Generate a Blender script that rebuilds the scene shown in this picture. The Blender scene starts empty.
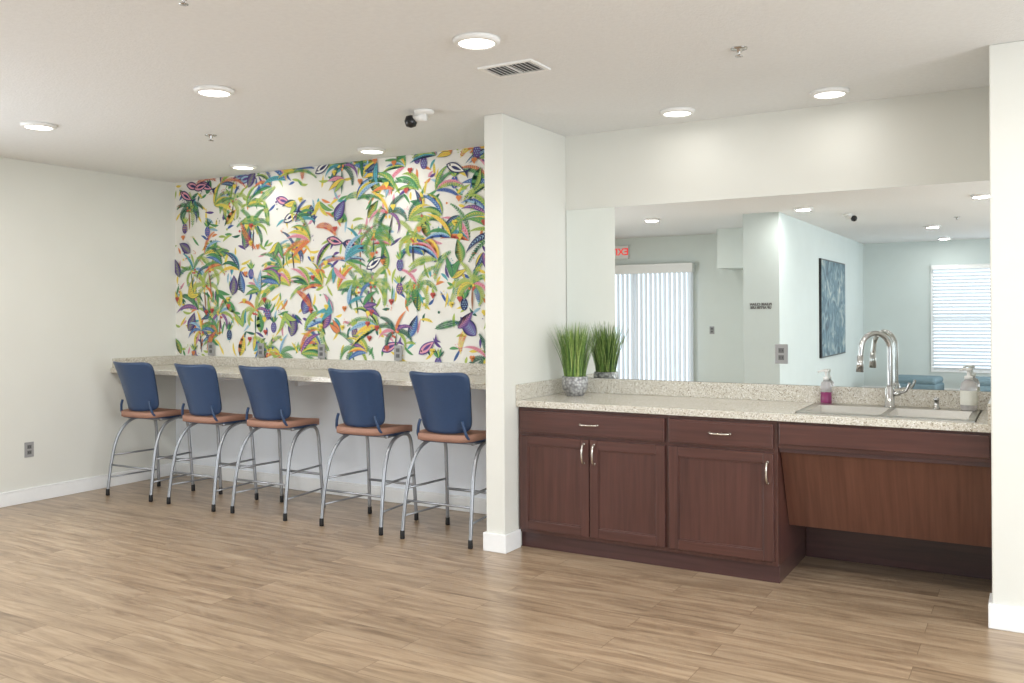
import bpy, bmesh, math, random
from mathutils import Vector, Matrix
random.seed(41)
scn=bpy.context.scene
CH=2.728; CAMZ=1.485
XL=-6.95; YB=5.59; XP0=-2.98; XP1=-2.845; YE=4.725; XR=-0.185
XE=3.5; YK=-6.3; YD=-2.67; XC0=-3.2; XC1=-2.75; YC=-0.06

def S(r,g,b):
    def f(c):
        c/=255.0
        return c/12.92 if c<=0.04045 else ((c+0.055)/1.055)**2.4
    return (f(r),f(g),f(b),1.0)

# ---------- materials
def mat(name,col,rough=0.5,metal=0.0,emit=None,estr=0.0,trans=0.0,coat=0.0,noise=0.0,nscale=30,bump=0.0,bscale=80):
    m=bpy.data.materials.new(name); m.use_nodes=True
    nt=m.node_tree; b=nt.nodes['Principled BSDF']
    b.inputs['Base Color'].default_value=col
    b.inputs['Roughness'].default_value=rough
    b.inputs['Metallic'].default_value=metal
    if coat: b.inputs['Coat Weight'].default_value=coat; b.inputs['Coat Roughness'].default_value=0.15
    if trans: b.inputs['Transmission Weight'].default_value=trans
    if emit: b.inputs['Emission Color'].default_value=emit; b.inputs['Emission Strength'].default_value=estr
    geo=None
    if noise or bump:
        geo=nt.nodes.new('ShaderNodeNewGeometry')
    if noise:
        n=nt.nodes.new('ShaderNodeTexNoise'); n.inputs['Scale'].default_value=nscale; n.inputs['Detail'].default_value=3
        nt.links.new(geo.outputs['Position'],n.inputs['Vector'])
        r=nt.nodes.new('ShaderNodeValToRGB')
        r.color_ramp.elements[0].position=0.3; r.color_ramp.elements[1].position=0.7
        r.color_ramp.elements[0].color=tuple(c*(1-noise) for c in col[:3])+(1,)
        r.color_ramp.elements[1].color=tuple(min(1,c*(1+noise)) for c in col[:3])+(1,)
        nt.links.new(n.outputs['Fac'],r.inputs['Fac']); nt.links.new(r.outputs['Color'],b.inputs['Base Color'])
    if bump:
        n=nt.nodes.new('ShaderNodeTexNoise'); n.inputs['Scale'].default_value=bscale; n.inputs['Detail'].default_value=4
        nt.links.new(geo.outputs['Position'],n.inputs['Vector'])
        bp=nt.nodes.new('ShaderNodeBump'); bp.inputs['Strength'].default_value=bump; bp.inputs['Distance'].default_value=0.01
        nt.links.new(n.outputs['Fac'],bp.inputs['Height']); nt.links.new(bp.outputs['Normal'],b.inputs['Normal'])
    return m

M_wall=mat('wall_paint',S(224,224,217),0.75,noise=0.012,nscale=3,bump=0.05,bscale=150)
M_wall2=mat('wall_paint_cool',S(202,211,209),0.75,noise=0.015,nscale=3)  # same wall paint with the cool tint of window light put in
M_wall3=mat('wall_paint_patio',S(220,227,223),0.75,noise=0.015,nscale=3)
M_ceil=mat('ceiling_texture',S(234,235,235),0.9,noise=0.02,nscale=40,bump=0.25,bscale=90)
M_knee=mat('knee_wall_paint',S(240,245,252),0.6,noise=0.01,nscale=3)  # brightness under the bar put into a lighter, bluer wall colour
M_trim=mat('trim_white',S(242,243,243),0.4,noise=0.01)
M_white=mat('white_plastic',S(238,238,236),0.4,noise=0.01)
M_grey=mat('grey_plate',S(155,155,155),0.4,noise=0.02)
M_dark=mat('dark_plastic',S(25,25,28),0.3,noise=0.02)
M_slot=mat('vent_shadow_grey',S(105,105,105),0.7,noise=0.02)
M_chrome=mat('chrome',S(200,200,200),0.12,1.0,noise=0.01)
M_leg=mat('brushed_steel_tube',S(160,163,168),0.4,0.85,noise=0.02)
M_nick=mat('satin_nickel',S(205,198,188),0.25,1.0,noise=0.02)
M_steel=mat('sink_steel',S(190,188,182),0.3,1.0,noise=0.03,nscale=60)
M_navy=mat('navy_shell',S(42,66,100),0.4,noise=0.04,nscale=60,bump=0.1,bscale=500)
M_seat=mat('terracotta_seat',S(160,120,102),0.7,noise=0.08,nscale=120,bump=0.15,bscale=400)
M_rub=mat('black_rubber',S(22,22,24),0.6,noise=0.02)
M_lamp=mat('lamp_diffuser',S(255,250,240),0.5,emit=(1,0.97,0.92,1),estr=5)
M_glow=mat('daylight_glass',S(235,242,250),0.3,emit=(0.86,0.93,1,1),estr=1.1)
M_blind=mat('blind_white',S(222,227,232),0.6,emit=(0.9,0.95,1,1),estr=0.12)  # faint emission stands in for light coming through the slats
M_mirror=mat('mirror_silver',(0.90,0.93,0.92,1),0.0,1.0)
M_red=mat('exit_red',S(215,50,50),0.4,emit=S(235,40,40),estr=0.8)
M_teal=mat('blue_grey_fabric',S(118,142,152),0.8,noise=0.1,nscale=80)
M_purple=mat('purple_soap',S(165,70,125),0.12,trans=0.35)
M_clear=mat('clear_plastic',S(238,236,238),0.08,trans=0.6)
M_label=mat('label_paper',S(235,235,225),0.5,noise=0.05,nscale=200)
M_soil=mat('potting_soil',S(60,45,32),0.9,noise=0.3,nscale=200)
M_g1=mat('grass_blade_green',S(118,150,72),0.5,noise=0.2,nscale=60)
M_g2=mat('grass_blade_dark',S(72,108,52),0.5,noise=0.2,nscale=60)
M_g3=mat('grass_blade_light',S(168,188,108),0.5,noise=0.2,nscale=60)

def pot_mat():
    m=mat('pot_silver_scales',S(200,200,198),0.35,0.3); nt=m.node_tree; b=nt.nodes['Principled BSDF']
    tc=nt.nodes.new('ShaderNodeTexCoord'); v=nt.nodes.new('ShaderNodeTexVoronoi'); v.inputs['Scale'].default_value=50
    nt.links.new(tc.outputs['Object'],v.inputs['Vector'])
    bp=nt.nodes.new('ShaderNodeBump'); bp.inputs['Strength'].default_value=0.6; bp.inputs['Distance'].default_value=0.01; bp.invert=True
    nt.links.new(v.outputs['Distance'],bp.inputs['Height']); nt.links.new(bp.outputs['Normal'],b.inputs['Normal'])
    r=nt.nodes.new('ShaderNodeValToRGB'); r.color_ramp.elements[0].color=S(205,205,204); r.color_ramp.elements[1].color=S(125,125,127)
    nt.links.new(v.outputs['Distance'],r.inputs['Fac']); r.color_ramp.elements[1].position=0.8
    nt.links.new(r.outputs['Color'],b.inputs['Base Color'])
    return m
M_pot=pot_mat()

def wood_mat(name,c1,c2,scale=(40,40,2.2),rough=0.28):
    m=bpy.data.materials.new(name); m.use_nodes=True; nt=m.node_tree; b=nt.nodes['Principled BSDF']
    g=nt.nodes.new('ShaderNodeNewGeometry'); mp=nt.nodes.new('ShaderNodeMapping')
    mp.inputs['Scale'].default_value=scale
    nt.links.new(g.outputs['Position'],mp.inputs['Vector'])
    n=nt.nodes.new('ShaderNodeTexNoise'); n.inputs['Scale'].default_value=1.0; n.inputs['Detail'].default_value=5; n.inputs['Distortion'].default_value=0.3
    nt.links.new(mp.outputs['Vector'],n.inputs['Vector'])
    r=nt.nodes.new('ShaderNodeValToRGB'); r.color_ramp.elements[0].position=0.25; r.color_ramp.elements[1].position=0.78
    r.color_ramp.elements[0].color=c1; r.color_ramp.elements[1].color=c2
    nt.links.new(n.outputs['Fac'],r.inputs['Fac']); nt.links.new(r.outputs['Color'],b.inputs['Base Color'])
    b.inputs['Roughness'].default_value=rough; b.inputs['Coat Weight'].default_value=0.25; b.inputs['Coat Roughness'].default_value=0.2
    return m
M_cher=wood_mat('cherry_wood',S(69,42,38),S(94,59,52))
M_cherh=wood_mat('cherry_wood_horizontal',S(69,42,38),S(94,59,52),(2.2,40,40))
M_panel=wood_mat('sink_panel_wood',S(84,51,40),S(110,72,57),(34,0.6,2.0),0.35)
M_cherd=wood_mat('cherry_wood_dark',S(66,44,43),S(84,56,54),(2.2,40,40))

def granite():
    m=bpy.data.materials.new('speckled_quartz'); m.use_nodes=True; nt=m.node_tree; b=nt.nodes['Principled BSDF']
    g=nt.nodes.new('ShaderNodeNewGeometry')
    v=nt.nodes.new('ShaderNodeTexVoronoi'); v.inputs['Scale'].default_value=230
    nt.links.new(g.outputs['Position'],v.inputs['Vector'])
    sp=nt.nodes.new('ShaderNodeSeparateColor'); nt.links.new(v.outputs['Color'],sp.inputs['Color'])
    r=nt.nodes.new('ShaderNodeValToRGB'); cr=r.color_ramp; cr.interpolation='CONSTANT'
    cr.elements[0].position=0; cr.elements[0].color=S(138,127,110)
    cr.elements[1].position=0.06; cr.elements[1].color=S(180,171,153)
    for p,c in ((0.2,S(207,202,189)),(0.5,S(215,211,201)),(0.75,S(200,194,181)),(0.9,S(232,231,226))):
        e=cr.elements.new(p); e.color=c
    nt.links.new(sp.outputs['Red'],r.inputs['Fac']); nt.links.new(r.outputs['Color'],b.inputs['Base Color'])
    b.inputs['Roughness'].default_value=0.2
    return m
M_gran=granite()

def floor_mat():
    m=bpy.data.materials.new('oak_vinyl_planks'); m.use_nodes=True; nt=m.node_tree; b=nt.nodes['Principled BSDF']; L=nt.links
    g=nt.nodes.new('ShaderNodeNewGeometry')
    br=nt.nodes.new('ShaderNodeTexBrick'); br.inputs['Scale'].default_value=1.0
    br.inputs['Brick Width'].default_value=1.22; br.inputs['Row Height'].default_value=0.15
    br.inputs['Mortar Size'].default_value=0.0012; br.inputs['Mortar Smooth'].default_value=0.3
    br.inputs['Color1'].default_value=(0,0,0,1); br.inputs['Color2'].default_value=(1,1,1,1); br.inputs['Mortar'].default_value=(0.5,0.5,0.5,1)
    br.offset=0.37; br.offset_frequency=2
    L.new(g.outputs['Position'],br.inputs['Vector'])
    sc=nt.nodes.new('ShaderNodeVectorMath'); sc.operation='SCALE'; sc.inputs['Scale'].default_value=13.0
    L.new(br.outputs['Color'],sc.inputs[0])
    ad=nt.nodes.new('ShaderNodeVectorMath'); ad.operation='ADD'
    L.new(g.outputs['Position'],ad.inputs[0]); L.new(sc.outputs['Vector'],ad.inputs[1])
    mp=nt.nodes.new('ShaderNodeMapping'); mp.inputs['Scale'].default_value=(2.2,18,1)
    L.new(ad.outputs['Vector'],mp.inputs['Vector'])
    n=nt.nodes.new('ShaderNodeTexNoise'); n.inputs['Scale'].default_value=1.0; n.inputs['Detail'].default_value=9; n.inputs['Roughness'].default_value=0.64; n.inputs['Distortion'].default_value=0.8
    L.new(mp.outputs['Vector'],n.inputs['Vector'])
    r=nt.nodes.new('ShaderNodeValToRGB'); cr=r.color_ramp
    cr.elements[0].position=0.24; cr.elements[0].color=S(114,94,75)
    cr.elements[1].position=0.80; cr.elements[1].color=S(196,178,153)
    e=cr.elements.new(0.42); e.color=S(156,134,110)
    e=cr.elements.new(0.56); e.color=S(177,155,129)
    L.new(n.outputs['Fac'],r.inputs['Fac'])
    mp2=nt.nodes.new('ShaderNodeMapping'); mp2.inputs['Scale'].default_value=(1.2,3.5,1)
    L.new(ad.outputs['Vector'],mp2.inputs['Vector'])
    n2=nt.nodes.new('ShaderNodeTexNoise'); n2.inputs['Scale'].default_value=1.0; n2.inputs['Detail'].default_value=3
    L.new(mp2.outputs['Vector'],n2.inputs['Vector'])
    r3=nt.nodes.new('ShaderNodeValToRGB'); r3.color_ramp.elements[0].position=0.3; r3.color_ramp.elements[1].position=0.7
    r3.color_ramp.elements[0].color=(0.87,0.85,0.83,1); r3.color_ramp.elements[1].color=(1.06,1.06,1.06,1)
    L.new(n2.outputs['Fac'],r3.inputs['Fac'])
    h0=nt.nodes.new('ShaderNodeMix'); h0.data_type='RGBA'; h0.blend_type='MULTIPLY'; h0.inputs['Factor'].default_value=1
    L.new(r.outputs['Color'],h0.inputs['A']); L.new(r3.outputs['Color'],h0.inputs['B'])
    hs=nt.nodes.new('ShaderNodeMix'); hs.data_type='RGBA'; hs.blend_type='MULTIPLY'; hs.inputs['Factor'].default_value=1
    r2=nt.nodes.new('ShaderNodeValToRGB'); r2.color_ramp.elements[0].color=(0.88,0.87,0.86,1); r2.color_ramp.elements[1].color=(1.04,1.03,1.02,1)
    L.new(br.outputs['Color'],r2.inputs['Fac']); L.new(h0.outputs['Result'],hs.inputs['A']); L.new(r2.outputs['Color'],hs.inputs['B'])
    mx=nt.nodes.new('ShaderNodeMix'); mx.data_type='RGBA'; mx.inputs['B'].default_value=S(112,90,70)
    L.new(br.outputs['Fac'],mx.inputs['Factor']); L.new(hs.outputs['Result'],mx.inputs['A'])
    L.new(mx.outputs['Result'],b.inputs['Base Color'])
    b.inputs['Roughness'].default_value=0.3
    return m
M_floor=floor_mat()

def paint_mat():
    m=bpy.data.materials.new('abstract_painting'); m.use_nodes=True; nt=m.node_tree; b=nt.nodes['Principled BSDF']
    g=nt.nodes.new('ShaderNodeNewGeometry'); n=nt.nodes.new('ShaderNodeTexNoise'); n.inputs['Scale'].default_value=4.5; n.inputs['Detail'].default_value=8; n.inputs['Distortion'].default_value=1.5
    nt.links.new(g.outputs['Position'],n.inputs['Vector'])
    r=nt.nodes.new('ShaderNodeValToRGB'); cr=r.color_ramp
    cr.elements[0].position=0.3; cr.elements[0].color=S(50,66,80); cr.elements[1].position=0.8; cr.elements[1].color=S(205,205,196)
    e=cr.elements.new(0.48); e.color=S(84,116,130)
    e=cr.elements.new(0.6); e.color=S(135,152,155)
    nt.links.new(n.outputs['Fac'],r.inputs['Fac']); nt.links.new(r.outputs['Color'],b.inputs['Base Color']); return m
M_paint=paint_mat()

# ---------- builder
class MB:
    def __init__(s): s.bm=bmesh.new(); s.mats=[]
    def mi(s,m):
        if m not in s.mats: s.mats.append(m)
        return s.mats.index(m)
    def _merge(s,t,m,smooth):
        k=s.mi(m)
        bmesh.ops.recalc_face_normals(t,faces=t.faces[:])
        for f in t.faces: f.material_index=k; f.smooth=smooth
        me=bpy.data.meshes.new('t'); t.to_mesh(me); t.free(); s.bm.from_mesh(me); bpy.data.meshes.remove(me)
    def box(s,x0,x1,y0,y1,z0,z1,m,bev=0.0,seg=2,M=None):
        t=bmesh.new(); bmesh.ops.create_cube(t,size=1)
        for v in t.verts:
            v.co=Vector(((x0+x1)/2+v.co.x*(x1-x0),(y0+y1)/2+v.co.y*(y1-y0),(z0+z1)/2+v.co.z*(z1-z0)))
        if bev: bmesh.ops.bevel(t,geom=t.edges[:],offset=bev,segments=seg,affect='EDGES',profile=0.5)
        if M is not None: t.transform(M)
        s._merge(t,m,False)
    def tube(s,pts,r,m,seg=10,sub=6,smoothc=True):
        P=[Vector(p) for p in pts]
        if smoothc and len(P)>2:
            Q=[]; 
            for i in range(len(P)-1):
                p0=P[max(i-1,0)];p1=P[i];p2=P[i+1];p3=P[min(i+2,len(P)-1)]
                for k in range(sub):
                    t=k/sub
                    Q.append(0.5*((2*p1)+(p2-p0)*t+(2*p0-5*p1+4*p2-p3)*t*t+(3*p1-p0-3*p2+p3)*t**3))
            Q.append(P[-1]); P=Q
        n=len(P); t=bmesh.new(); rings=[]; up=None
        for i,p in enumerate(P):
            d=(P[min(i+1,n-1)]-P[max(i-1,0)]).normalized()
            if up is None:
                up=d.orthogonal().normalized()
            up=(up-d*up.dot(d)).normalized(); sd=d.cross(up)
            rr=r[0]+(r[1]-r[0])*i/(n-1) if isinstance(r,tuple) else r
            rings.append([t.verts.new(p+up*math.cos(a)*rr+sd*math.sin(a)*rr) for a in [2*math.pi*k/seg for k in range(seg)]])
        for i in range(n-1):
            for k in range(seg):
                t.faces.new((rings[i][k],rings[i][(k+1)%seg],rings[i+1][(k+1)%seg],rings[i+1][k]))
        t.faces.new(rings[0]); t.faces.new(rings[-1]); s._merge(t,m,True)
    def lathe(s,prof,m,c=(0,0,0),seg=32,M=None,smooth=True):
        t=bmesh.new(); rings=[]
        for r,z in prof:
            rings.append([t.verts.new((max(r,1e-5)*math.cos(2*math.pi*k/seg),max(r,1e-5)*math.sin(2*math.pi*k/seg),z)) for k in range(seg)])
        for i in range(len(rings)-1):
            for k in range(seg):
                t.faces.new((rings[i][k],rings[i][(k+1)%seg],rings[i+1][(k+1)%seg],rings[i+1][k]))
        t.faces.new(rings[0]); t.faces.new(rings[-1])
        if M is not None: t.transform(M)
        bmesh.ops.translate(t,verts=t.verts[:],vec=Vector(c)); s._merge(t,m,smooth)
    def slab(s,f,nu,nv,off,m):
        t=bmesh.new(); A=[];B=[]; off=Vector(off)
        for j in range(nv+1):
            a=[];b=[]
            for i in range(nu+1):
                p=Vector(f(-1+2*i/nu,-1+2*j/nv)); a.append(t.verts.new(p)); b.append(t.verts.new(p+off))
            A.append(a);B.append(b)
        for j in range(nv):
            for i in range(nu):
                t.faces.new((A[j][i],A[j][i+1],A[j+1][i+1],A[j+1][i])); t.faces.new((B[j][i],B[j+1][i],B[j+1][i+1],B[j][i+1]))
        for i in range(nu):
            t.faces.new((A[0][i],B[0][i],B[0][i+1],A[0][i+1])); t.faces.new((A[nv][i],A[nv][i+1],B[nv][i+1],B[nv][i]))
        for j in range(nv):
            t.faces.new((A[j][0],A[j+1][0],B[j+1][0],B[j][0])); t.faces.new((A[j][nu],B[j][nu],B[j+1][nu],A[j+1][nu]))
        s._merge(t,m,True)
    def face(s,pts,m,smooth=False):
        f=s.bm.faces.new([s.bm.verts.new(p) for p in pts]); f.material_index=s.mi(m); f.smooth=smooth
    def obj(s,name,loc=(0,0,0),rz=0):
        me=bpy.data.meshes.new(name); s.bm.to_mesh(me); s.bm.free()
        for m in s.mats: me.materials.append(m)
        o=bpy.data.objects.new(name,me); o.location=loc; o.rotation_euler=(0,0,rz); scn.collection.objects.link(o); return o

def boxobj(name,x0,x1,y0,y1,z0,z1,m,bev=0):
    b=MB(); b.box(x0,x1,y0,y1,z0,z1,m,bev); return b.obj(name)

# ---------- room shell
boxobj('floor',XL-0.12,XE+0.12,YK-0.12,YB+0.12,-0.1,0,M_floor)
boxobj('ceiling',XL-0.12,XE+0.12,YK-0.12,YB+0.12,CH,CH+0.1,M_ceil)
boxobj('wall_left',XL-0.12,XL,YD-0.12,YB,0,CH,M_wall)
boxobj('wall_back',XL-0.12,XR,YB,YB+0.12,0,CH,M_wall)
boxobj('wall_knee_panel',XL+.001,XP0-.001,YB-.008,YB-.0005,0.0,.989,M_knee)  # thin added sheet carrying the painted brightness under the bar
boxobj('wall_partition',XP0,XP1,YE,YB,0,CH,M_wall,0.006)
boxobj('wall_right_pier',XR,XE,YE,YB+0.12,0,CH,M_wall,0.006)
boxobj('wall_right',XE,XE+0.12,YK,YE,0,CH,M_wall2)
boxobj('wall_patio',XL,XC0,YD-0.12,YD,0,CH,M_wall3)
boxobj('wall_column',XC0,XC1,YK,YC,0,CH,M_wall2)
boxobj('wall_window',XC1,XE,YK-0.12,YK,0,CH,M_wall2)
boxobj('wall_soffit',-4.1,XC0,YD,-1.85,2.14,CH,M_wall3)

def baseboard(name,x0,x1,y0,y1):
    b=MB(); b.box(x0,x1,y0,y1,0,0.1,M_trim,0.004); 
    e=0.004
    b.box(x0+ (e if x1-x0>0.05 else 0),x1-(e if x1-x0>0.05 else 0),y0+(e if y1-y0<0.05 else 0),y1,0.1,0.115,M_trim,0.003)
    return b.obj(name)
T=0.016
baseboard('baseboard_left',XL,XL+T,YD,YB-T-.008)
baseboard('baseboard_back',XL+T,XP0-T,YB-T-.008,YB-.008)
b=MB()
b.box(XP0-T,XP1+T,YE-T,YE,0,0.115,M_trim,0.004)
b.box(XP0-T,XP0,YE,YB-T,0,0.115,M_trim,0.004)
b.box(XP1,XP1+T,YE,4.9,0,0.115,M_trim,0.004)
b.obj('baseboard_partition')
b=MB()
b.box(XR-T,XE,YE-T,YE,0,0.115,M_trim,0.004); b.box(XR-T,XR,YE,4.90,0,0.115,M_trim,0.004); b.obj('baseboard_right')
baseboard('baseboard_patio',-4.7,XC0,YD,YD+T)
baseboard('baseboard_column',XC1,XC1+T,YK+T,YC)
baseboard('baseboard_window',XC1+T,XE,YK,YK+T)

# ---------- wallpaper
def build_wallpaper():
    W=MB(); x0,x1,z0,z1=XL,XP0,1.115,CH
    R=random.uniform
    cnt=[0]; C=lambda n,c: mat('wallpaper_'+n,c,0.8)
    bg=C('cream',S(238,236,229)); gr=C('green',S(92,154,98)); dg=C('dark_green',S(50,104,84)); lg=C('lime',S(174,194,98))
    ye=C('yellow',S(234,210,92)); orr=C('orange',S(222,140,86)); rd=C('red',S(192,88,80)); pk=C('pink',S(222,156,174))
    pu=C('purple',S(98,74,140)); bl=C('blue',S(62,96,162)); nv=C('navy',S(48,54,98)); tq=C('turquoise',S(92,170,180)); bk=C('ink',S(60,57,66)); sk=C('sky',S(158,194,214)); br=C('brown',S(156,108,80))
    def poly(pts,m):
        cnt[0]+=1; y=-0.0006-cnt[0]*3e-7
        P=[(min(max(p[0],x0),x1),y,min(max(p[1],z0),z1)) for p in pts]
        if max(p[0] for p in P)-min(p[0] for p in P)<1e-4 or max(p[2] for p in P)-min(p[2] for p in P)<1e-4: return
        W.face(P,m)
    W.face([(x0,-0.0004,z0),(x1,-0.0004,z0),(x1,-0.0004,z1),(x0,-0.0004,z1)],bg)
    def curve(x,z,a,L,k,n):
        out=[]; 
        for i in range(n+1):
            out.append((x,z,a)); x+=math.cos(a)*L/n; z+=math.sin(a)*L/n; a+=k/n
        return out
    def leaf(x,z,a,L,w,m,m2=None,k=0,half=None,n=10,edge=None,every=1,tip=0.8):
        if edge: leaf(x,z,a,L*1.02,w*1.25,edge,k=k,n=n,tip=tip)
        c=curve(x,z,a,L,k,n)
        wd=lambda i:w*math.sin(math.pi*(i/n)**tip)
        up=[(p[0]-math.sin(p[2])*wd(i),p[1]+math.cos(p[2])*wd(i)) for i,p in enumerate(c)]
        dn=[(p[0]+math.sin(p[2])*wd(i),p[1]-math.cos(p[2])*wd(i)) for i,p in enumerate(c)]
        for i in range(n):
            poly([dn[i],dn[i+1],up[i+1],up[i]],m)
            if half: poly([(c[i][0],c[i][1]),(c[i+1][0],c[i+1][1]),up[i+1],up[i]],half)
        if m2:
            for i in range(1,n-1,every):
                for sgn,side in ((1,up),(-1,dn)):
                    q=side[min(i+1,n)]; p=c[i]; t=0.88; ex=(p[0]+(q[0]-p[0])*t,p[1]+(q[1]-p[1])*t)
                    dx,dz=math.cos(p[2])*L*0.018,math.sin(p[2])*L*0.018
                    poly([(p[0]-dx,p[1]-dz),(p[0]+dx,p[1]+dz),ex],m2)
    def frond(x,z,a,L,k,m,m2,ll=0.05,n=16,w=.0055,ang=.8):
        c=curve(x,z,a,L,k,n)
        for i in range(1,n+1):
            p=c[i]; s=ll*(0.35+0.65*math.sin(math.pi*(i/n)**.8))
            for sg in (1,-1):
                b=p[2]+sg*ang
                tip=(p[0]+math.cos(b)*s,p[1]+math.sin(b)*s); mid=(p[0]+math.cos(b)*s*0.5,p[1]+math.sin(b)*s*0.5)
                nx,nz=-math.sin(b)*w,math.cos(b)*w
                poly([(p[0],p[1]),(mid[0]-nx,mid[1]-nz),tip,(mid[0]+nx,mid[1]+nz)],m if (i//3)%2 or m2 is None else m2)
            q=c[i-1]; nx,nz=-math.sin(p[2])*0.0028,math.cos(p[2])*0.0028
            poly([(q[0]-nx,q[1]-nz),(p[0]-nx,p[1]-nz),(p[0]+nx,p[1]+nz),(q[0]+nx,q[1]+nz)],m)
    def disc(x,z,r,m,sx=1,n=10):
        poly([(x+r*sx*math.cos(t*2*math.pi/n),z+r*math.sin(t*2*math.pi/n)) for t in range(n)],m)
    greens=[(gr,dg),(gr,lg),(lg,gr),(lg,dg),(dg,gr),(gr,ye)]
    brights=[(ye,dg),(orr,rd),(bl,sk),(ye,orr),(pk,rd),(lg,dg),(tq,nv),(ye,gr),(sk,bl),(pu,pk),(ye,lg),(nv,sk)]
    def palm(x,z):
        n=random.randint(6,8); s=R(.9,1.05); m,m2=random.choice(greens)
        leaf(x,z-.22*s,math.pi/2+R(-.12,.12),.23*s,.008,random.choice([br,dg,bk]),k=R(-.3,.3))
        for i in range(n):
            t=i/(n-1); a=math.pi*(-.05+1.1*t)+R(-.1,.1)
            k=(-2.0 if a<math.pi/2 else 2.0)*R(.75,1.15)*(0.3+abs(math.cos(a))*.75)
            if random.random()<.65: frond(x,z,a,R(.18,.25)*s,k,m,m2 if random.random()<.4 else None,ll=.036*s,n=15,w=.0045)
            else:
                c=random.choice(brights); leaf(x,z,a,R(.2,.27)*s,.014,c[0],c[1],k=k,n=12)
        for i in range(6): disc(x+R(-.03,.03),z+R(-.04,.01),.010,random.choice([rd,orr,ye]))
    def cascade(x,z):
        sg=random.choice([-1,1]); n=random.randint(4,6); s=R(.8,1.05)
        for i in range(n):
            a=math.pi/2-sg*(.0+.36*i)+R(-.1,.1); m,m2=random.choice(brights+greens)
            k=-sg*R(1.0,1.9)*(1.1-.12*i); L=R(.25,.34)*s
            if random.random()<.35:
                m,m2=random.choice(greens+[(orr,rd),(bl,tq)]); frond(x,z,a,L,k,m,m2 if random.random()<.6 else None,ll=.036*s,n=16,ang=.6,w=.0048)
            else: leaf(x,z,a,L,R(.015,.024)*s,m,m2,k=k,n=13,half=random.choice([None,None,m2]))
    def spray(x,z):
        a0=R(0,6.28); m,m2=random.choice(brights)
        for i in range(random.randint(3,4)):
            if random.random()<.5: m,m2=random.choice(greens+brights)
            leaf(x,z,a0+i*0.45,R(.13,.2),R(.015,.022),m,m2,k=R(-1.1,1.1),edge=random.choice([None,None,dg,nv]))
    def bigleaf(x,z):
        m,m2,h,e=random.choice([(pu,sk,None,nv),(bl,sk,nv,None),(gr,ye,dg,None),(pu,pk,nv,None),(gr,dg,lg,None),(lg,dg,gr,dg),(pu,lg,None,nv),(ye,dg,orr,None)])
        leaf(x,z,R(.5,2.6),R(.16,.22),R(.034,.048),m,m2,k=R(-.5,.5),half=h,edge=e,n=12)
    def pine(x,z):
        m,d=random.choice([(pu,sk),(bl,pk),(nv,sk),(pu,ye)])
        disc(x,z,.048,m,.7,14)
        for i in range(-2,3):
            for j in range(-1,2):
                if abs(i)+abs(j)<3: disc(x+j*.019+(.009 if i%2 else 0),z+i*.017,.005,d,n=6)
        for i in range(5): leaf(x,z+.042,math.pi/2+(i-2)*.4,R(.06,.09),.009,random.choice([gr,dg,lg]))
    def fern(x,z):
        m,m2=random.choice([(gr,None),(dg,gr),(gr,lg),(lg,gr),(bl,tq),(orr,rd),(lg,gr),(ye,orr)])
        frond(x,z,R(.3,2.8),R(.22,.32),R(-1.8,1.8),m,m2,ll=.046,n=17,w=.0052)
    def fish(x,z):
        # eye-shaped fish
        a=R(-.6,.6); ca,sa=math.cos(a),math.sin(a); m,m2=random.choice([(pk,nv),(sk,pu),(bg,nv),(pk,pu)])
        leaf(x,z,a,.19,.038,m2,None); leaf(x+ca*.014,z+sa*.014,a,.16,.028,m,None); leaf(x+ca*.05,z+sa*.05,a,.10,.012,m2,None)
        t=lambda u,v:(x+u*ca-v*sa,z+u*sa+v*ca)
        poly([t(.175,0),t(.23,.042),t(.21,0),t(.23,-.042)],m2); disc(*t(.036,.006),.008,bk)
    def heart(x,z):
        m=random.choice([orr,ye,rd]); disc(x-.011,z,.014,m); disc(x+.011,z,.014,m); poly([(x-.023,z-.004),(x,z-.036),(x+.023,z-.004)],m)
    for q in range(560):
        x=R(x0,x1); z=R(z0,z1); m=random.choice([ye,orr,dg,bl,pk,tq,lg,gr,gr,lg,sk,pu,ye,ye,lg])
        leaf(x,z,R(0,6.28),R(.07,.14),.012,m,random.choice([None,dg]),k=R(-1,1),n=7)
    sp=0.185; nx=int((x1-x0)/sp)+1; nz=int((z1-z0)/sp)+2
    cells=[(i,j) for i in range(nx) for j in range(nz)]; random.shuffle(cells); bag=[]
    for i,j in cells:
        if not bag: bag=[palm]*3+[cascade]*6+[spray]*4+[bigleaf]*4+[pine]*2+[fern]*3+[fish]*2; random.shuffle(bag)
        x=x0+(i+.5)*sp+R(-.05,.05)+(sp/2 if j%2 else 0); z=z0+(j+.2)*sp+R(-.05,.05)
        bag.pop()(min(x,x1-.02),min(z,z1-.03))
    for q in range(200):
        x=R(x0,x1); z=R(z0,z1); t=random.random(); m=random.choice([ye,orr,rd,dg,bl,pk,tq,lg,pu,bk,gr])
        if t<.5: 
            for k in range(5): disc(x+R(-.025,.025),z+R(-.025,.025),.005,m,n=6)
        elif t<.8: heart(x,z)
        else: disc(x,z,R(.008,.012),m)
    return W.obj('wallpaper',(0,YB,0))
build_wallpaper()

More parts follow.
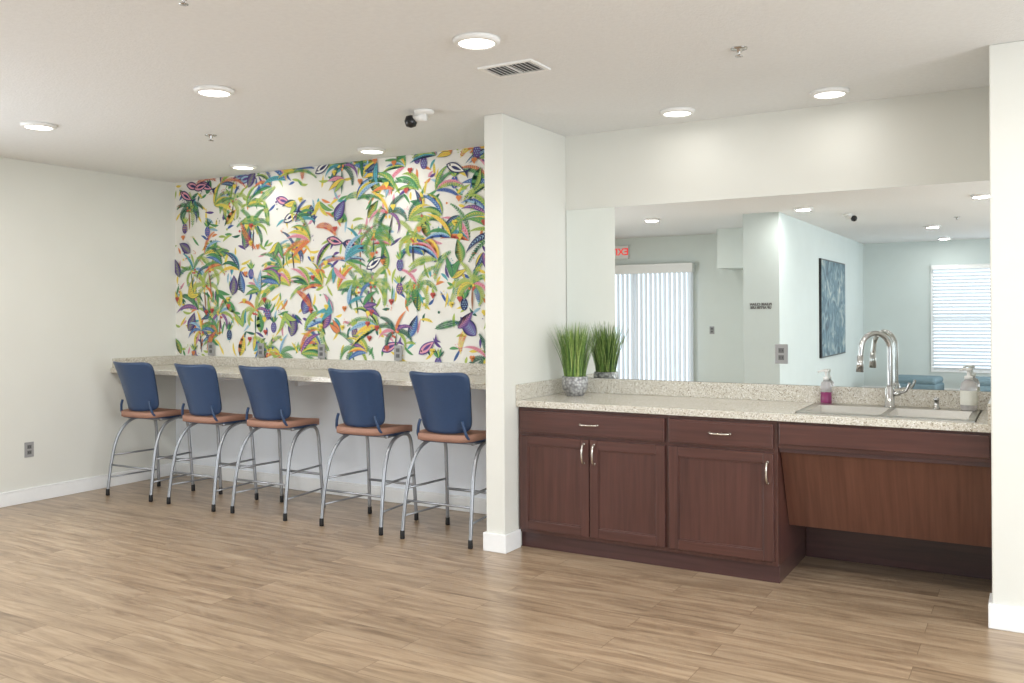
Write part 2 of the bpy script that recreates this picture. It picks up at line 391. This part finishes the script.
# ---------- breakfast bar
b=MB(); e=.001
b.box(XL+e,XP0-e,4.90,YB-.009,0.99,1.03,M_gran,0.004)
b.box(XL+0.02,XP0-0.02,YB-0.02,YB-0.001,1.03,1.113,M_gran,0.002)
b.box(XL+e,XL+0.02,4.92,YB-0.001,1.03,1.113,M_gran,0.002)
b.box(XP0-0.02,XP0-e,4.92,YB-0.001,1.03,1.113,M_gran,0.002)
for x in (-5.9,-4.9,-3.9):
    b.box(x-0.02,x+0.02,5.05,YB-.009,0.94,0.99,M_trim,0.003); b.box(x-0.02,x+0.02,YB-0.05,YB-.009,0.7,0.94,M_trim,0.003)
b.obj('bar_counter')

def outlet(name,c,axis,m=M_grey):
    b=MB()
    def bx(u0,u1,d0,d1,z0,z1,mm,bv=0):
        if axis=='y': b.box(u0,u1,-d1,-d0,z0,z1,mm,bv)
        elif axis=='-y': b.box(u0,u1,d0,d1,z0,z1,mm,bv)
        elif axis=='x': b.box(d0,d1,u0,u1,z0,z1,mm,bv)
    bx(-.038,.038,0,.006,-.06,.06,m,.002)
    for zz in (-.022,.022):
        bx(-.017,.017,.006,.008,zz-.015,zz+.015,M_slot,.001)
        bx(-.009,-.006,.008,.0085,zz-.006,zz+.006,M_dark); bx(.006,.009,.008,.0085,zz-.006,zz+.006,M_dark)
    b.obj(name,c)
for px_ in (-6.45,-5.82,-5.12,-4.32,-3.23): outlet('power_outlet',(px_,YB-0.020,1.18),'y')
outlet('power_outlet',(XL+.001,4.17,0.42),'x')
outlet('power_outlet',(-1.356,YB-0.014,1.225),'y')

# ---------- bar stools
def stool_mesh():
    b=MB()
    def sq(u,s,n=5):
        mx=max(abs(u),abs(s)); 
        if mx<1e-6: return 0,0
        k=mx/((abs(u)**n+abs(s)**n)**(1/n)); return u*k,s*k
    def back(u,s):
        u,s=sq(u,s,8); v=(s+1)/2; w=.190+.050*v**1.3
        return (u*w, -.170-.085*v-.03*v*v+.078*u*u, .712+.395*v+.012*u*u*v-.008*(1-v)*(1-u*u))
    b.slab(back,18,18,(0,-.014,0),M_navy)
    def seat(u,s):
        u,s=sq(u,s,4); return (.228*u,.015+.222*s,.703-.030*max(0,s)**3-.010*(1-u*u)*(1-s*s)-.006*max(0,-s)**3)
    b.slab(seat,16,16,(0,0,-.044),M_seat)
    def sh(u,s):
        u,s=sq(u,s,4); return (.216*u,.015+.210*s,.660-.030*max(0,s)**3-.004*max(0,-s)**3)
    b.slab(sh,12,12,(0,0,-.010),M_navy)
    r=.0125
    for g in (1,-1):
        b.tube([(g*.165,-.180,.79),(g*.180,-.180,.74),(g*.196,-.155,.675),(g*.2,-.06,.65),(g*.2,.08,.645)],.010,M_navy)
        b.tube([(g*.19,.14,.637),(g*.205,.03,.632),(g*.228,-.09,.587),(g*.247,-.175,.46),(g*.259,-.222,.25),(g*.265,-.25,.03)],r,M_leg)
        b.tube([(g*.19,-.1,.637),(g*.195,.08,.637),(g*.2,.165,.60),(g*.205,.19,.4),(g*.215,.215,.03)],r,M_leg)
        b.tube([(g*.255,-.2,.33),(g*.21,.198,.33)],.008,M_leg,smoothc=False)
        b.tube([(g*.261,-.235,.15),(g*.213,.21,.15)],.007,M_leg,smoothc=False)
        for p in ((g*.265,-.25),(g*.215,.215)):
            b.lathe([(.014,0),(.016,.004),(.015,.05),(.0128,.055)],M_rub,(p[0],p[1],0),16)
    b.tube([(-.21,.2,.26),(.21,.2,.26)],.009,M_leg,smoothc=False)
    b.tube([(-.259,-.222,.25),(.259,-.222,.25)],.008,M_leg,smoothc=False)
    b.tube([(-.19,.12,.637),(.19,.12,.637)],.01,M_leg,smoothc=False)
    b.tube([(-.19,-.08,.637),(.19,-.08,.637)],.01,M_leg,smoothc=False)
    return b
st=stool_mesh().obj('bar_stool',(-6.37,4.90,0),0.02)
for x,y,rz in ((-5.63,4.91,-.03),(-4.945,4.94,.02),(-4.07,4.955,.0),(-3.36,4.955,.02)):
    o=bpy.data.objects.new('bar_stool',st.data); o.location=(x,y,0); o.rotation_euler=(0,0,rz); scn.collection.objects.link(o)

# ---------- kitchen cabinets
CT=0.935; CB=0.895; YF=4.90
def shaker(b,x0,x1,z0,z1,m,rail=.055,mh=None):
    y0=YF-.02; mh=mh or m
    b.box(x0,x0+rail,y0,YF,z0,z1,m,.003); b.box(x1-rail,x1,y0,YF,z0,z1,m,.003)
    b.box(x0+rail,x1-rail,y0,YF,z1-rail,z1,mh,.003); b.box(x0+rail,x1-rail,y0,YF,z0,z0+rail,mh,.003)
    b.box(x0+rail-.002,x1-rail+.002,y0+.010,YF,z0+rail-.002,z1-rail+.002,m)
    r=.008
    b.box(x0+rail,x0+rail+r,y0+.005,YF,z0+rail,z1-rail,m,.002); b.box(x1-rail-r,x1-rail,y0+.005,YF,z0+rail,z1-rail,m,.002)
    b.box(x0+rail,x1-rail,y0+.005,YF,z1-rail-r,z1-rail,mh,.002); b.box(x0+rail,x1-rail,y0+.005,YF,z0+rail,z0+rail+r,mh,.002)
def pull(b,x,z,vert=False,L=.115):
    y=YF-.02; n=[]
    for t,d in ((-.5,0),(-.46,.018),(-.25,.03),(0,.033),(.25,.03),(.46,.018),(.5,0)):
        n.append((x,y-d,z+t*L) if vert else (x+t*L,y-d,z))
    b.tube(n,.0065,M_nick)
    for t in (-.5,.5):
        c=(x,y-.002,z+t*L) if vert else (x+t*L,y-.002,z)
        b.lathe([(.009,-.002),(.009,.004),(.005,.008)],M_nick,c,14,M=Matrix.Rotation(math.pi/2,4,'X'))
b=MB()
XA=XP1+.004; XM=-1.845; XZ=-1.215
b.box(XA,XZ,YF,YB-.004,.10,CB-.001,M_cher,.001)
b.box(XA,XZ-.0,YF+.03,YB-.004,0,.10,M_cherd,.001)
b.box(XA+.02,XM-.012,YF-.02,YF,.735,.873,M_cherh,.004)
b.box(XA+.02+.012,XM-.012-.012,YF-.022,YF-.019,.747,.861,M_cherh,.002)
xm=(XA+.02+XM-.012)/2
shaker(b,XA+.02,xm-.003,.125,.715,M_cher,mh=M_cherh); shaker(b,xm+.003,XM-.012,.125,.715,M_cher,mh=M_cherh)
b.box(XM+.012,XZ-.02,YF-.02,YF,.735,.873,M_cherh,.004)
b.box(XM+.024,XZ-.032,YF-.022,YF-.019,.747,.861,M_cherh,.002)
shaker(b,XM+.012,XZ-.02,.125,.715,M_cher,mh=M_cherh)
pull(b,xm,.806); pull(b,(XM+XZ)/2,.806)
pull(b,xm-.035,.63,True); pull(b,xm+.035,.63,True); pull(b,XZ-.05,.61,True)
b.obj('base_cabinet')
b=MB()
b.box(XZ+.002,XR-.002,YF-.0,YF+.02,.745,CB-.001,M_cherh,.001)
b.box(XZ+.012,XR-.012,YF-.02,YF,.768,.880,M_cherh,.004)
b.box(XZ+.002,XR-.002,YF+.02,YF+.06,.72,.76,M_cherd,.001)
yt,yb_=YF+.035,5.13; zt,zb=.745,.28
ang=math.atan2(yb_-yt,zt-zb); Ln=math.hypot(yb_-yt,zt-zb)
Mx=Matrix.Translation((0,yt,zt))@Matrix.Rotation(ang,4,'X')
b.box(XZ+.004,XR-.004,0,.018,-Ln,0,M_panel,.002,M=Mx)
b.box(XZ+.002,XR-.002,YB-.03,YB-.003,0,.6,M_cherd,.002)
b.obj('sink_cabinet_front')

# ---------- countertop w/ sink hole
SX0,SX1,SY0,SY1=-1.12,-.27,4.96,5.50
cf=4.867
b=MB()
b.box(XP1+.001,SX0,cf,YB-.001,CB,CT,M_gran,.003)
b.box(SX1,XR-.001,cf,YB-.001,CB,CT,M_gran,.003)
b.box(SX0,SX1,cf,SY0,CB,CT,M_gran,.003)
b.box(SX0,SX1,SY1,YB-.001,CB,CT,M_gran,.003)
b.box(XP1+.02,XR-.02,YB-.02,YB-.001,CT,1.035,M_gran,.002)
b.box(XP1+.001,XP1+.02,cf,YB-.001,CT,1.035,M_gran,.003)
b.box(XR-.02,XR-.001,cf,YB-.001,CT,1.035,M_gran,.003)
b.obj('kitchen_countertop')
b=MB()
ox0,ox1,oy0,oy1=SX0-.012,SX1+.012,SY0-.012,SY1+.012
bowls=[(SX0+.03,-.71),(-.68,SX1-.03)]; by0,by1=SY0+.03,SY1-.11
zz=CT+.006
xs=[ox0,bowls[0][0],bowls[0][1],bowls[1][0],bowls[1][1],ox1]; ys=[oy0,by0,by1,oy1]
for i in range(5):
    for j in range(3):
        if j==1 and i in (1,3): continue
        b.face([(xs[i],ys[j],zz),(xs[i+1],ys[j],zz),(xs[i+1],ys[j+1],zz),(xs[i],ys[j+1],zz)],M_steel)
b.box(ox0,ox1,oy0,oy0+.006,CT,zz,M_steel); b.box(ox0,ox1,oy1-.006,oy1,CT,zz,M_steel); b.box(ox0,ox0+.006,oy0,oy1,CT,zz,M_steel); b.box(ox1-.006,ox1,oy0,oy1,CT,zz,M_steel)
for x0,x1 in bowls:
    t=[(x0,by0),(x1,by0),(x1,by1),(x0,by1)]; q=[(x0+.03,by0+.03),(x1-.03,by0+.03),(x1-.03,by1-.03),(x0+.03,by1-.03)]; zb=CT-.15
    for k in range(4):
        a,c=t[k],t[(k+1)%4]; d,e2=q[(k+1)%4],q[k]
        b.face([(a[0],a[1],zz),(e2[0],e2[1],zb),(d[0],d[1],zb),(c[0],c[1],zz)],M_steel)
    b.face([(p[0],p[1],zb) for p in q],M_steel)
    b.lathe([(.045,0),(.045,.003),(.03,.003),(.028,-.001)],M_chrome,((x0+x1)/2,(by0+by1)/2,zb+.001),24)
b.obj('kitchen_sink')
b=MB(); dz=zz
b.lathe([(.034,0),(.034,.006),(.026,.012),(.024,.10),(.021,.11),(.0155,.12)],M_chrome,(0,0,0),24)
dx,dy=-.8,-.6
R=.085; pts=[(0,0,.11),(0,0,.2),(0,0,.33)]
for k in range(1,9):
    a=math.pi*k/8; pts.append((dx*(R-R*math.cos(a)),dy*(R-R*math.cos(a)),.33+R*math.sin(a)*1.05))
pts.append((dx*R*2.06,dy*R*2.06,.29))
b.tube(pts,.0145,M_chrome,14,4)
b.tube([(dx*R*2.06,dy*R*2.06,.295),(dx*R*2.12,dy*R*2.12,.20)],(.016,.021),M_chrome,16,smoothc=False)
b.tube([(.015,0,.075),(.055,.0,.08)],.015,M_chrome,14,smoothc=False)
b.tube([(.05,0,.08),(.085,-.005,.095),(.105,-.01,.14)],(.009,.007),M_chrome,10)
b.obj('kitchen_faucet',(-.72,5.455,dz))
b=MB(); b.lathe([(.02,0),(.02,.006),(.014,.01),(.013,.045),(.016,.05),(.014,.062),(0,.065)],M_chrome,(0,0,0),20); b.obj('side_sprayer',(-.48,5.45,dz))

def pump_bottle(name,loc,low,up,h=.13,r=.032,label=None):
    b=MB()
    b.lathe([(r*.9,0),(r,.006),(r,h*.5)],low,(0,0,0),24)
    b.lathe([(r,h*.5),(r,h*.75),(r*.85,h*.88),(r*.45,h*.97),(r*.45,h)],up,(0,0,0),24)
    if label: b.lathe([(r*1.01,h*.18),(r*1.015,h*.2),(r*1.015,h*.62),(r*1.01,h*.64)],label,(0,0,0),24)
    b.lathe([(r*.5,h),(r*.5,h+.018),(r*.2,h+.02),(r*.18,h+.045),(r*.42,h+.047),(r*.42,h+.06),(0,h+.062)],M_white,(0,0,0),20)
    b.tube([(0,0,h+.055),(-.02,-.012,h+.056),(-.042,-.025,h+.048)],.006,M_white,10)
    return b.obj(name,loc)
pump_bottle('hand_soap_bottle',(-1.085,5.535,CT+.001),M_purple,M_clear,.14,.032)
pump_bottle('dish_soap_bottle',(-.32,5.45,CT+.0065),M_clear,M_clear,.17,.042,M_label)

# ---------- mirror
boxobj('wall_mirror',XP1+.006,XR-.004,YB-.012,YB-.001,1.037,2.205,M_mirror)

# ---------- potted grass
b=MB()
b.lathe([(.052,0),(.06,.006),(.083,.045),(.090,.085),(.086,.125),(.081,.13),(.077,.125),(.075,.11)],M_pot,(0,0,0),40)
b.lathe([(.076,.108),(.076,.112)],M_soil,(0,0,0),24)
rnd=random.Random(3)
for i in range(560):
    a=rnd.uniform(0,6.283); rr=.07*math.sqrt(rnd.random()); x,y=rr*math.cos(a),rr*math.sin(a)
    L=rnd.uniform(.27,.40); lean=rnd.uniform(.1,.32)*(.4+rr/.07)*.72; a2=a+rnd.uniform(-.5,.5); w=rnd.uniform(.0022,.0038)
    z=.11; m=rnd.choice([M_g1,M_g1,M_g2,M_g3]); prev=None; th=lean*.3; sx,sy=-math.sin(a2),math.cos(a2); n=5
    for k in range(n+1):
        ww=w*(1-(k/n)**2*.95); P=((x-sx*ww,y-sy*ww,z),(x+sx*ww,y+sy*ww,z))
        if prev: b.face([prev[0],prev[1],P[1],P[0]],m,True)
        prev=P; th+=lean*.35; x+=math.cos(a2)*math.sin(th)*L/n; y+=math.sin(a2)*math.sin(th)*L/n; z+=math.cos(th)*L/n
b.obj('potted_grass',(-2.655,5.33,CT+.001))

# ---------- ceiling fixtures
def downlight(x,y,pw):
    b=MB()
    b.lathe([(.108,0),(.106,-.012),(.096,-.02),(.084,-.022),(.082,-.016)],M_white,(0,0,0),40)
    b.lathe([(.083,-.017),(.06,-.021),(.0,-.023)],M_lamp,(0,0,0),40)
    o=b.obj('ceiling_downlight',(x,y,CH))
    l=bpy.data.lights.new('downlight_lamp','AREA'); l.shape='DISK'; l.size=.16; l.energy=pw; l.color=(1,.975,.94)
    lo=bpy.data.objects.new('downlight_lamp',l); lo.location=(0,0,-.026); lo.parent=o; scn.collection.objects.link(lo)
P1=13
for x,y,p in ((-2.18,3.4,P1),(-3.90,3.4,P1),(-5.57,3.42,P1),(-.46,3.4,P1),(1.3,3.4,P1),
              (-5.68,5.25,2),(-4.31,5.25,2),(-1.90,5.25,1),(-1.0,5.25,1),
              (-6.0,.15,22),(-4.4,0.0,22),(-2.4,.18,P1),(-.5,.35,P1),(1.3,.3,P1),(-1.3,-3.2,P1),(-1.34,-5.6,7),(1.3,-3.2,P1)):
    downlight(x,y,p)

b=MB(); hw,hh=.155,.105
b.box(-hw,hw,-hh,-hh+.022,-.01,0,M_white,.002); b.box(-hw,hw,hh-.022,hh,-.01,0,M_white,.002)
b.box(-hw,-hw+.022,-hh+.022,hh-.022,-.01,0,M_white,.002); b.box(hw-.022,hw,-hh+.022,hh-.022,-.01,0,M_white,.002)
b.box(-hw+.02,hw-.02,-hh+.02,hh-.02,-.001,0,M_slot)
for i in range(11):
    x=-hw+.034+i*(2*hw-.068)/10
    b.box(-.009,.009,-hh+.022,hh-.022,-.0008,.0008,M_white,M=Matrix.Translation((x,0,-.006))@Matrix.Rotation(.6,4,'Y'))
b.box(-.004,.004,-hh+.022,hh-.022,-.01,0,M_white)
b.obj('air_vent',(-2.27,3.89,CH))

def seccam(x,y,rz):
    b=MB()
    b.lathe([(.062,0),(.062,-.012),(.05,-.024),(.02,-.026)],M_white,(0,0,0),28)
    b.tube([(0,0,-.02),(-.02,-.01,-.04),(-.045,-.02,-.045)],.016,M_white)
    b.tube([(.02,0.0,-.04),(-.06,-.02,-.045)],.024,M_white,18,smoothc=False)
    b.lathe([(.0,-.04),(.03,-.03),(.04,0),(.03,.03),(0,.04)],M_dark,(-.08,-.022,-.062),20)
    b.obj('security_camera',(x,y,CH),rz)
seccam(-3.22,4.42,.1); seccam(-2.07,-.8,3.0)
def sprink(x,y):
    b=MB(); b.lathe([(.04,0),(.038,-.004),(.015,-.006),(.012,-.02),(.004,-.022),(.004,-.034),(.018,-.036),(.018,-.038),(0,-.039)],M_chrome,(0,0,0),24); b.obj('fire_sprinkler',(x,y,CH))
for p in ((-1.2,4.16),(-4.9,4.24),(-2.84,2.33),(-.9,-2.0)): sprink(*p)

# ---------- things seen in the mirror, plus unseen fill windows
def fill_lamp(parent,loc,rot,sx,sy,pw):
    l=bpy.data.lights.new('daylight','AREA'); l.shape='RECTANGLE'; l.size=sx; l.size_y=sy; l.energy=pw; l.color=(.88,.94,1)  # area lamp for the added side windows
    lo=bpy.data.objects.new('daylight',l); lo.location=loc; lo.rotation_euler=rot; lo.parent=parent; scn.collection.objects.link(lo)
b=MB(); dx0,dx1=-6.72,-4.75; Y0=YD+.001
b.box(dx0,dx1,Y0,YD+.03,0,2.2,M_trim,.003)
b.box(dx0+.06,dx1-.06,YD+.03,YD+.034,.06,2.14,M_glow)
b.box((dx0+dx1)/2-.04,(dx0+dx1)/2+.04,YD+.03,YD+.05,0,2.2,M_trim,.003)
b.box(dx0-.03,dx1+.03,YD+.03,YD+.14,2.13,2.28,M_white,.004)
n=24
for i in range(n):
    x=dx0+.04+(dx1-dx0-.08)*i/(n-1)
    b.box(-.043,.043,-.001,.001,.03,2.13,M_blind,M=Matrix.Translation((x,YD+.10,0))@Matrix.Rotation(.5,4,'Z'))
o=b.obj('door_1')
def hwin(name,x0,x1,z0,z1):
    b=MB()
    b.box(x0-.05,x1+.05,YK+.001,YK+.02,z0-.05,z1+.05,M_trim,.003); b.box(x0,x1,YK+.02,YK+.024,z0,z1,M_glow)
    b.box(x0,x1,YK+.02,YK+.04,(z0+z1)/2-.02,(z0+z1)/2+.02,M_trim)
    b.box(x0-.02,x1+.02,YK+.03,YK+.10,z1-.03,z1+.03,M_white,.003)
    k=int((z1-z0)/.06)
    for i in range(k):
        z=z0+.02+i*.06
        b.box(x0,x1,-.027,.027,-.0015,.0015,M_blind,M=Matrix.Translation((0,YK+.06,z))@Matrix.Rotation(.85,4,'X'))
    b.obj(name)
hwin('window_1',-1.57,.25,.45,2.25)
hwin('window_2',1.2,3.0,.45,2.25)
def fill_sidewin(name,xw,sg,y,z0,z1,pw):
    # unseen window added on a side wall to carry a fill lamp; sg=+1 right wall (faces -X), -1 left wall (faces +X)
    b=MB()
    def bx(d0,d1,a,c,e1,f1,m,bv=0):
        xa,xb=(xw-d1,xw-d0) if sg>0 else (xw+d0,xw+d1); b.box(xa,xb,a,c,e1,f1,m,bv)
    bx(.001,.03,y-1.0,y-.9,z0-.1,z1+.1,M_trim,.003); bx(.001,.03,y+.9,y+1.0,z0-.1,z1+.1,M_trim,.003)
    bx(.001,.03,y-.9,y+.9,z0-.1,z0,M_trim,.003); bx(.001,.03,y-.9,y+.9,z1,z1+.1,M_trim,.003); bx(.005,.012,y-.9,y+.9,z0,z1,M_glow)
    o=b.obj(name)
    fill_lamp(o,(xw-sg*.04,y,(z0+z1)/2),(0,sg*math.pi/2,0),z1-z0,1.8,pw)
for i,y in enumerate((-3.6,-.6,2.4)): fill_sidewin('window_%d'%(i+3),XE,1,y,.8,2.3,(85,104,98)[i])  # made-up right-wall windows, added for even fill light
fill_sidewin('window_6',XL,-1,1.7,.3,2.2,62)  # made-up left-wall window, added to brighten kitchen and under-bar area
b=MB(); b.box(XC1+.001,XC1+.035,-4.3,-2.4,.80,2.27,M_dark,.003); b.box(XC1+.03,XC1+.037,-4.28,-2.42,.82,2.25,M_paint); b.obj('framed_painting')
ex=bpy.data.objects.new('exit_sign',None); ex.location=(-6.02,YD+.002,2.5); scn.collection.objects.link(ex)
b=MB(); b.box(-.16,.16,0,.04,-.11,.11,M_white,.006); o=b.obj('housing'); o.parent=ex
def text(s,size,m,loc,parent,nm):
    c=bpy.data.curves.new(nm,'FONT'); c.body=s; c.size=size; c.align_x='CENTER'; c.align_y='CENTER'; c.extrude=.002; c.offset=.002; c.materials.append(m)
    t=bpy.data.objects.new(nm,c); t.location=loc; t.rotation_euler=(math.pi/2,0,math.pi); scn.collection.objects.link(t); t.parent=parent
text('EXIT',.16,M_red,(0,.042,0),ex,'letters')
ws=bpy.data.objects.new('wall_lettering',None); ws.location=(-2.98,YC+.001,1.56); scn.collection.objects.link(ws)
text('PLEASE CLEAN\nUP AFTER USE',.042,M_slot,(0,.002,0),ws,'words')
outlet('light_switch',(-4.45,YD+.001,1.2),'-y')
def ottoman(loc,rz):
    b=MB()
    b.box(-.38,.38,-.33,.33,.10,.28,M_teal,.03); b.box(-.37,.37,-.32,.32,.27,.39,M_teal,.05)
    for x in (-.32,.32):
        for y in (-.27,.27): b.lathe([(.015,0),(.022,.11)],M_dark,(x,y,0),12)
    b.obj('upholstered_bench',loc,rz)
ottoman((-1.75,-5.2,0),.1); ottoman((-.6,-5.3,0),-.1)

# ---------- camera
cam=bpy.data.cameras.new('camera'); cam.lens=890/1024*36; cam.sensor_width=36; cam.shift_y=-28/1024; cam.clip_start=.05
co=bpy.data.objects.new('camera',cam); scn.collection.objects.link(co)
co.matrix_world=Matrix.Translation((0,0,CAMZ))@Matrix.Rotation(math.radians(30.5),4,'Z')@Matrix.Rotation(math.pi/2,4,'X')@Matrix.Rotation(math.radians(-.35),4,'Z')
scn.camera=co
w=bpy.data.worlds.new('world'); w.use_nodes=True; scn.world=w
w.node_tree.nodes['Background'].inputs['Color'].default_value=(.7,.8,1,1); w.node_tree.nodes['Background'].inputs['Strength'].default_value=.5
scn.view_settings.view_transform='Standard'
scn.view_settings.look='None'
scn.view_settings.exposure=0.0
